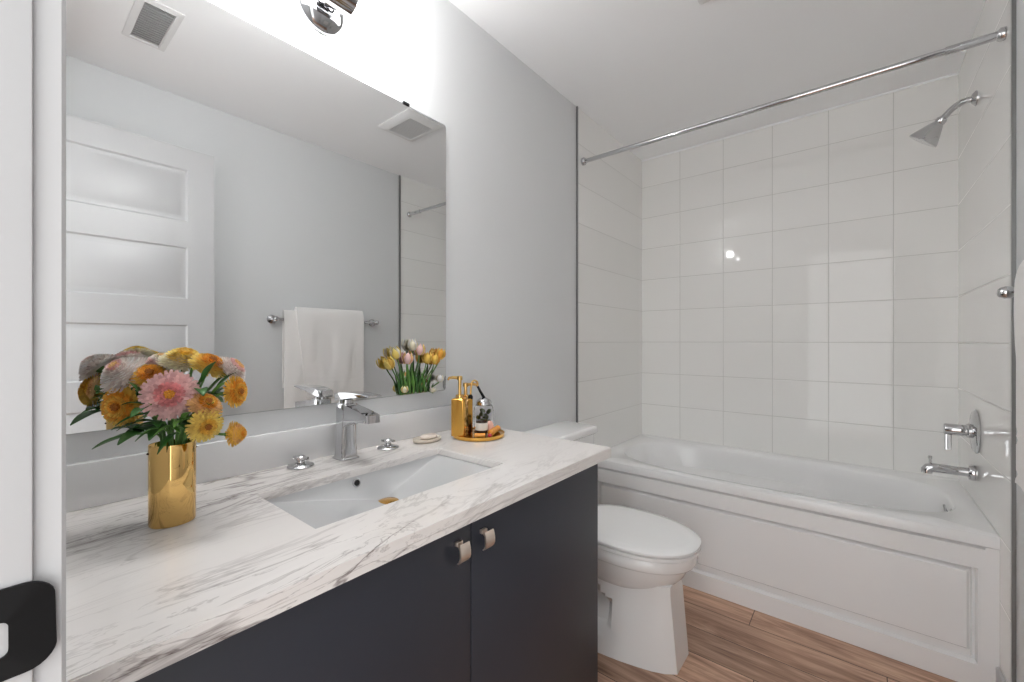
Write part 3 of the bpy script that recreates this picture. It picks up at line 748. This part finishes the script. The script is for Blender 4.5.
bm = BM(); loft(bm, [tankring(.006, .200, .238, .742), tankring(.004, .206, .243, .747), tankring(.004, .206, .243, .768), tankring(.008, .201, .238, .775), tankring(.016, .19, .225, .777)]); finish(bm, 'tank_lid', 'porcelain', root, 45)
bm = BM(); lathe(bm, [(.014, 0), (.014, .012), (.009, .016)], (.196, TYC-.16, .69), (1,0,0), 20); tube(bm, [(.209, TYC-.16, .69), (.214, TYC-.13, .687), (.216, TYC-.09, .682)], [.006, .006, .005], 12)
finish(bm, 'flush_lever', 'chrome', root, 40)

# ------------------------------------------------------------------ gold vase with flowers
VX, VY, VR, VH = .222, .2025, .033, .142
root = thing('flower_vase', (VX, VY, CT), 'polished gold oval vase on the counter, full of pink and orange zinnias', 'vase')
bm = BM()
def vring(k, z): return [(VX+k*VR*.92*math.cos(t), VY+k*VR*1.03*math.sin(t), CT+z) for t in [2*PI*i/64 for i in range(64)]]
loft(bm, [vring(.95, .0004), vring(1.0, .003), vring(1.0, VH-.001), vring(.985, VH), vring(.95, VH-.001), vring(.95, .006)], True, True); finish(bm, 'vessel', 'gold', root, 50)
for s in (-1, 1):
    bm = BM(); lathe(bm, [(.0018, 0), (.002, .0015), (.001, .0025)], (VX, VY+s*VR*1.02, CT+VH-.014), (0, s, 0), 14); finish(bm, 'rivet', 'brown', root, 50)

PET = {}
def pet(name, c):
    m = mat('petal_'+name, c, .6); m.node_tree.nodes['Principled BSDF'].inputs['Subsurface Weight'].default_value = .10
    m.node_tree.nodes['Principled BSDF'].inputs['Subsurface Radius'].default_value = (.010, .007, .004)
    n = N(m); g = n.node('ShaderNodeNewGeometry'); n.color(n.mix(n.m('ADD', n.m('MULTIPLY', g.outputs['Random Per Island'], .75), n.m('MULTIPLY', n.noise(n.comb(*n.xyz()), 130, 2), .25)), tuple(x*.66 for x in c), tuple(min(1, x*1.25) for x in c)))
    nt = m.node_tree; tl = nt.nodes.new('ShaderNodeBsdfTranslucent'); mx = nt.nodes.new('ShaderNodeMixShader'); mx.inputs[0].default_value = .15
    nt.links.new(n.b.inputs['Base Color'].links[0].from_socket, tl.inputs['Color']); out = nt.nodes['Material Output']
    nt.links.new(n.b.outputs[0], mx.inputs[1]); nt.links.new(tl.outputs[0], mx.inputs[2]); nt.links.new(mx.outputs[0], out.inputs['Surface']); PET[name] = m
pet('pink', (.86, .38, .38)); pet('rose', (.96, .58, .56)); pet('blush', (.97, .79, .74)); pet('cream', (.88, .77, .58)); pet('gold', (.92, .55, .10))
pet('orange', (.90, .40, .05)); pet('peach', (.93, .54, .24)); pet('yellow', (.93, .66, .18)); pet('rust', (.42, .15, .02)); pet('ivory', (.93, .88, .80))
def petal(bm, c, d, side, up, length, width, lift, curl, mi):
    """one petal: starts at c, runs along direction d, cupped, lifted by angle lift and curled at the tip"""
    n = 4; rows = []
    for i in range(n+1):
        t = i/n; w = width*(.45+1.25*t-.95*t**4)*.66; a = lift + curl*t
        p = c + d*(length*t*math.cos(a)) + up*(length*t*math.sin(a))
        rows.append([p - side*w, p - up*(.18*w), p + side*w])
    V = [[bm.verts.new(q) for q in r] for r in rows]
    for a, b in zip(V, V[1:]):
        for k in (0, 1):
            f = bm.faces.new((a[k], a[k+1], b[k+1], b[k])); f.material_index = mi
def zinnia(pos, face, R, cols, label, leaves=1, rings=10, dome=.40, sag=.0, centre='rust', stem_in=None):
    pos = Vector(pos); u, v, d = frame_of(face)
    root = thing('zinnia', pos, label, 'flower', 'zinnias in the gold vase'); rings += 2
    rr = random.Random(label)
    bm = BM()
    for k in range(rings):
        f = k/(rings-1)                                        # 0 outer ring, 1 innermost
        rad = R*(1-f*.76); cnt = max(9, int(round(32-20*f)))
        mi = min(len(cols)-1, int(f*len(cols)*.999)); h = R*dome*(1-(1-f)**1.5)
        for i in range(cnt):
            a = 2*PI*(i+.5*(k % 2))/cnt + rr.uniform(-.06, .06); dd = u*math.cos(a)+v*math.sin(a); ss = d.cross(dd)
            r0 = rad*.56; lft = math.radians(-30+62*f**1.2)+rr.uniform(-.09, .09)
            petal(bm, pos + dd*r0 + d*(h+R*.06), dd, ss, d, (rad-r0)*rr.uniform(.96, 1.04)/max(.7, math.cos(lft)), 2*PI*rad/cnt*.52, lft, math.radians(26), mi)
    lathe(bm, [(R*.05, R*dome*.97), (R*.3, R*dome*.86), (R*.58, R*dome*.48), (R*.70, R*.02), (R*.4, -R*.05)], pos, d, 18)
    finish(bm, 'petals', [PET[c] for c in cols], root, 70)
    bm = BM(); lathe(bm, [(.0, R*dome*.6), (R*.17, R*dome*.7), (R*.19, R*(dome+.06)), (R*.12, R*(dome+.12)), (.0, R*(dome+.14))], pos, d, 14, False, False)
    for i in range(26):
        a = i*2.4; r = R*.17*math.sqrt(i/26); q = pos + d*(R*(dome+.07)) + (u*math.cos(a)+v*math.sin(a))*r
        lathe(bm, [(R*.030, -.002), (R*.034, R*.07), (R*.01, R*.10)], q, d+.4*(u*math.cos(a)+v*math.sin(a)), 6)
    finish(bm, 'flower_centre', PET[centre], root, 60)
    bm = BM(); lathe(bm, [(.002, -.016), (.005, -.012), (R*.22, -.004), (R*.25, .0)], pos, d, 14); finish(bm, 'calyx', 'stem', root, 60)
    # stem: leaves from the back of the bloom and bends down into the vase mouth
    a = math.atan2(pos.y-VY, pos.x-VX); rm = .018*rr.uniform(.5, 1.1)
    mouth = Vector((VX+rm*math.cos(a), VY+rm*math.sin(a), CT+VH-.004)); foot = Vector((VX-rm*.5*math.cos(a), VY-rm*.5*math.sin(a), CT+.012))
    s0 = pos - d*.012
    p = bez(s0, s0 - d*.035, mouth + Vector((0, 0, .045)), mouth, 14) + [mouth*.5+foot*.5, foot]
    bm = BM(); tube(bm, p, .0024, 8); finish(bm, 'stem', 'stem', root, 60)
    for k in range(leaves):
        q = p[6+3*k]; ang = a + rr.uniform(-1.0, 1.0); o = Vector((math.cos(ang), math.sin(ang), rr.uniform(.1, .8))).normalized()
        leafm(q, o, rr.uniform(.045, .065), rr.uniform(.009, .013), root, rr.choice(['leaf', 'leaf', 'leaf2']))
    return root
def leafm(q, o, length, width, root, m, droop=.5):
    q = Vector(q); o = Vector(o).normalized(); s = o.cross(Vector((0,0,1))).normalized(); bm = BM(); rows = []
    for i in range(9):
        t = i/8; w = width*math.sin(PI*min(1, t*.93+.05))**.8*(1-.25*t); p = q + o*(length*t) + Vector((0,0,-1))*(droop*length*t*t)
        nu = s.cross(o).normalized()
        rows.append([p - s*w + nu*w*.35, p, p + s*w + nu*w*.35])
    V = [[bm.verts.new(x) for x in r] for r in rows]
    for a, b in zip(V, V[1:]):
        for k in (0, 1): bm.faces.new((a[k], a[k+1], b[k+1], b[k]))
    ob = finish(bm, 'leaf', m, root, 80)
    sl = ob.modifiers.new('thickness', 'SOLIDIFY'); sl.thickness = .0006
    return ob
zinnia((.264, .191, 1.090), (.93, -.28, .16), .0400, ['rose', 'rose', 'pink', 'pink'], 'large pink zinnia facing out at the middle of the vase bouquet', 1, 11, .50, centre='orange')
zinnia((.180, .141, 1.069), (.66, -.70, .02), .0330, ['gold', 'orange', 'gold', 'orange'], 'orange zinnia turned outwards at the lower left of the bouquet', 2, 10, .36)
zinnia((.160, .150, 1.121), (.30, -.62, .66), .0400, ['blush', 'ivory', 'blush', 'rose'], 'pale blush zinnia at the upper left of the bouquet', 1, 11, .60, centre='peach')
zinnia((.190, .178, 1.117), (.66, -.25, .70), .0320, ['peach', 'gold', 'orange', 'orange'], 'orange zinnia between the blush one and the large pink one', 1, 10, .40)
zinnia((.206, .222, 1.143), (.42, .02, .90), .0370, ['cream', 'yellow', 'yellow', 'gold'], 'yellow and cream zinnia at the crown of the bouquet', 1, 11, .52, centre='gold')
zinnia((.240, .252, 1.136), (.58, .25, .78), .0320, ['yellow', 'gold', 'orange', 'orange'], 'orange-gold zinnia just right of the yellow one at the crown', 1, 10, .44)
zinnia((.240, .284, 1.124), (.35, .66, .62), .0350, ['blush', 'blush', 'rose', 'peach'], 'pink and blush zinnia at the upper right of the bouquet', 1, 11, .54, centre='peach')
zinnia((.303, .275, 1.091), (.80, .52, .06), .0270, ['gold', 'orange', 'gold', 'orange'], 'orange zinnia facing right with a dark centre, right side of bouquet', 1, 10, .34)
zinnia((.306, .271, 1.016), (.70, .62, .05), .0215, ['gold', 'peach', 'gold', 'orange'], 'small round orange zinnia hanging lowest at the right of the vase', 0, 10, .80, centre='orange')
zinnia((.288, .233, 1.069), (.70, .20, .62), .0270, ['peach', 'peach', 'orange', 'gold'], 'peach-orange zinnia just right of the large pink one', 1, 10, .50)
zinnia((.300, .230, 1.037), (.86, .15, -.14), .0280, ['yellow', 'yellow', 'gold', 'gold'], 'golden yellow zinnia drooping over the right of the vase rim', 1, 9, .36)
zinnia((.170, .200, 1.136), (.25, -.15, .90), .0340, ['blush', 'rose', 'blush', 'cream'], 'blush pink zinnia at the back of the bouquet crown', 1, 11, .52, centre='peach')
zinnia((.140, .140, 1.080), (.25, -.72, .15), .0250, ['peach', 'gold', 'orange'], 'small orange zinnia behind the lower left orange one', 1, 9, .44)
# leafy sprigs filling the bouquet
def sprig(tip, base_ang, label, nl, seed, lm='leaf', ll=.06, lw=.011):
    rr = random.Random(seed); tip = Vector(tip); mouth = Vector((VX+.014*math.cos(base_ang), VY+.014*math.sin(base_ang), CT+VH-.004)); foot = Vector((VX, VY, CT+.012))
    root = thing('leaf_sprig', mouth, label, 'leafy stem', 'green sprigs in the gold vase')
    p = bez(tip, tip*.6+mouth*.4+Vector((0,0,.01)), mouth+Vector((0,0,.03)), mouth, 12)
    bm = BM(); tube(bm, p + [mouth*.5+foot*.5, foot], .0018, 8); finish(bm, 'stem', 'stem', root, 60)
    d0 = (p[0]-p[3]).normalized()
    leafm(p[0]-d0*.004, d0, ll, lw, root, lm, .25)
    for k in range(nl):
        q = p[2+int(k*8/max(1, nl))]; ang = base_ang + (1 if k % 2 else -1)*rr.uniform(.4, 1.1); o = Vector((math.cos(ang), math.sin(ang), rr.uniform(-.1, .9)))
        leafm(q, o, ll*rr.uniform(.75, 1.05), lw*rr.uniform(.8, 1.1), root, rr.choice([lm, 'leaf']))
sprig((.198, .158, 1.020), -1.9, 'dark green leaf sprig pointing down at the lower left of the bouquet', 3, 1, 'leaf', .066, .019)
sprig((.250, .180, 1.055), -.5, 'narrow green sprig under the large pink zinnia', 5, 2, 'leaf2', .05, .007)
sprig((.275, .205, 1.050), .1, 'narrow green sprig below the large pink zinnia, nearer the yellow one', 5, 3, 'leaf2', .05, .006)
sprig((.235, .225, 1.105), .9, 'green sprig behind the peach-orange zinnia', 6, 4, 'leaf2', .06, .010)
sprig((.265, .250, 1.085), .8, 'green sprig between the two orange zinnias on the right', 5, 5, 'leaf2', .055, .010)
sprig((.215, .165, 1.080), -1.2, 'dark leafy sprig between the left orange zinnia and the large pink one', 6, 6, 'leaf', .055, .011)
sprig((.262, .238, 1.112), .6, 'dark leafy sprig behind the large pink and peach zinnias', 7, 11, 'leaf', .055, .012)
sprig((.250, .262, 1.095), 1.2, 'broad dark sprig under the pink zinnia at the upper right', 6, 12, 'leaf', .055, .012)
sprig((.195, .200, 1.090), 3.0, 'dark leafy sprig at the back of the bouquet', 6, 7, 'leaf', .06, .012)
sprig((.225, .255, 1.070), 1.6, 'dark leafy sprig at the right back of the bouquet', 5, 8, 'leaf', .055, .011)

# ------------------------------------------------------------------ solid tulips added at the mirror's lower right corner in place of reflected ones
def tulip(hy, hz, fy, cols, label, r=.0125, tilt=0.0, x=.0215, leaf=True, ln=.0, hh=.040):
    r *= 1.28
    foot = Vector((.013, fy, MZ0+.002)); head = Vector((x, hy, hz-.012))
    root = thing('tulip', foot, label, 'flower', 'tulips standing in for a mirror reflection')
    rr = random.Random(label)
    mid = head*.5+foot*.5
    p = bez(foot, foot+Vector((0, 0, (hz-MZ0)*.4)), head-Vector((0, tilt*.02, .03 if hz-MZ0 > .06 else .006)), head, 10)
    bm = BM(); tube(bm, p, .0021, 8); finish(bm, 'stem', 'stem', root, 60)
    ax = Vector((.05, tilt, 1)).normalized(); u, v, d = frame_of(ax)
    bm = BM(); rows = 7
    for k in range(6):
        a0 = 2*PI*k/6 + .4; ro = r*(1.0 if k % 2 else .88); V = []
        for i in range(rows):
            t = i/(rows-1); rad = ro*(.25+1.15*math.sin(PI*(.12+.70*t))*.72); wid = .62*math.sin(PI*min(.97, .14+.80*t))**.7
            row = []
            for s in (-1, -.5, 0, .5, 1):
                a = a0+s*wid; row.append(bm.verts.new(head + d*(hh*t*(1-.10*abs(s))) + (u*math.cos(a)+v*math.sin(a))*rad*(1+.05*(k % 2))))
            V.append(row)
        for i in range(rows-1):
            for j in range(4):
                f = bm.faces.new((V[i][j], V[i][j+1], V[i+1][j+1], V[i+1][j])); f.material_index = (k % 2) if len(cols) > 1 else 0
    bm.normal_update()
    o = finish(bm, 'petals', [PET[c] for c in cols], root, 80); sl = o.modifiers.new('thickness', 'SOLIDIFY'); sl.thickness = .0008
    if leaf:
        for s in (1, -1) if hz-MZ0 > .1 else (1,):
            q = foot+Vector((.002, .004*s, .0)); o = Vector((.06, s*rr.uniform(.10, .30)+ln, 1)); leafm(q, o, (hz-MZ0)*rr.uniform(.55, .85), .0062, root, rr.choice(['leaf', 'leaf2', 'leaf2']), .03)
tulip(.802, 1.108, .842, ['gold', 'yellow'], 'golden tulip leaning out lowest at the left of the mirror bunch', .013, -.7)
tulip(.822, 1.138, .850, ['cream', 'yellow'], 'pale cream-yellow tulip above the leaning golden tulip', .013, -.45)
tulip(.860, 1.118, .868, ['peach', 'rose'], 'salmon peach tulip in the mirror corner bunch', .014, .1)
tulip(.884, 1.162, .880, ['ivory', 'cream'], 'white tulip, tallest of the mirror corner bunch', .0115, -.1)
tulip(.910, 1.146, .895, ['yellow', 'rose'], 'yellow tulip with pinkish petals right of the white tulip', .014, .1)
tulip(.940, 1.117, .910, ['gold', 'gold'], 'deep gold tulip in the middle right of the mirror bunch', .013, .15)
tulip(.974, 1.112, .925, ['orange', 'gold'], 'orange-gold tulip low at the right of the mirror bunch', .013, .25)
tulip(.998, 1.130, .945, ['gold', 'orange'], 'orange tulip highest at the right edge of the mirror', .013, .3)
tulip(.846, 1.026, .846, ['yellow', 'cream'], 'small pale yellow tulip bud low at the left of the bunch', .009, 0, .028, False, 0, .022)
tulip(.992, 1.050, .965, ['cream', 'ivory'], 'cream tulip low beside the mirror edge', .011, .2, .028, True, 0, .026)
tulip(.965, 1.016, .960, ['ivory', 'cream'], 'short ivory tulip bud at the foot of the bunch', .009, 0, .028, False, 0, .018)
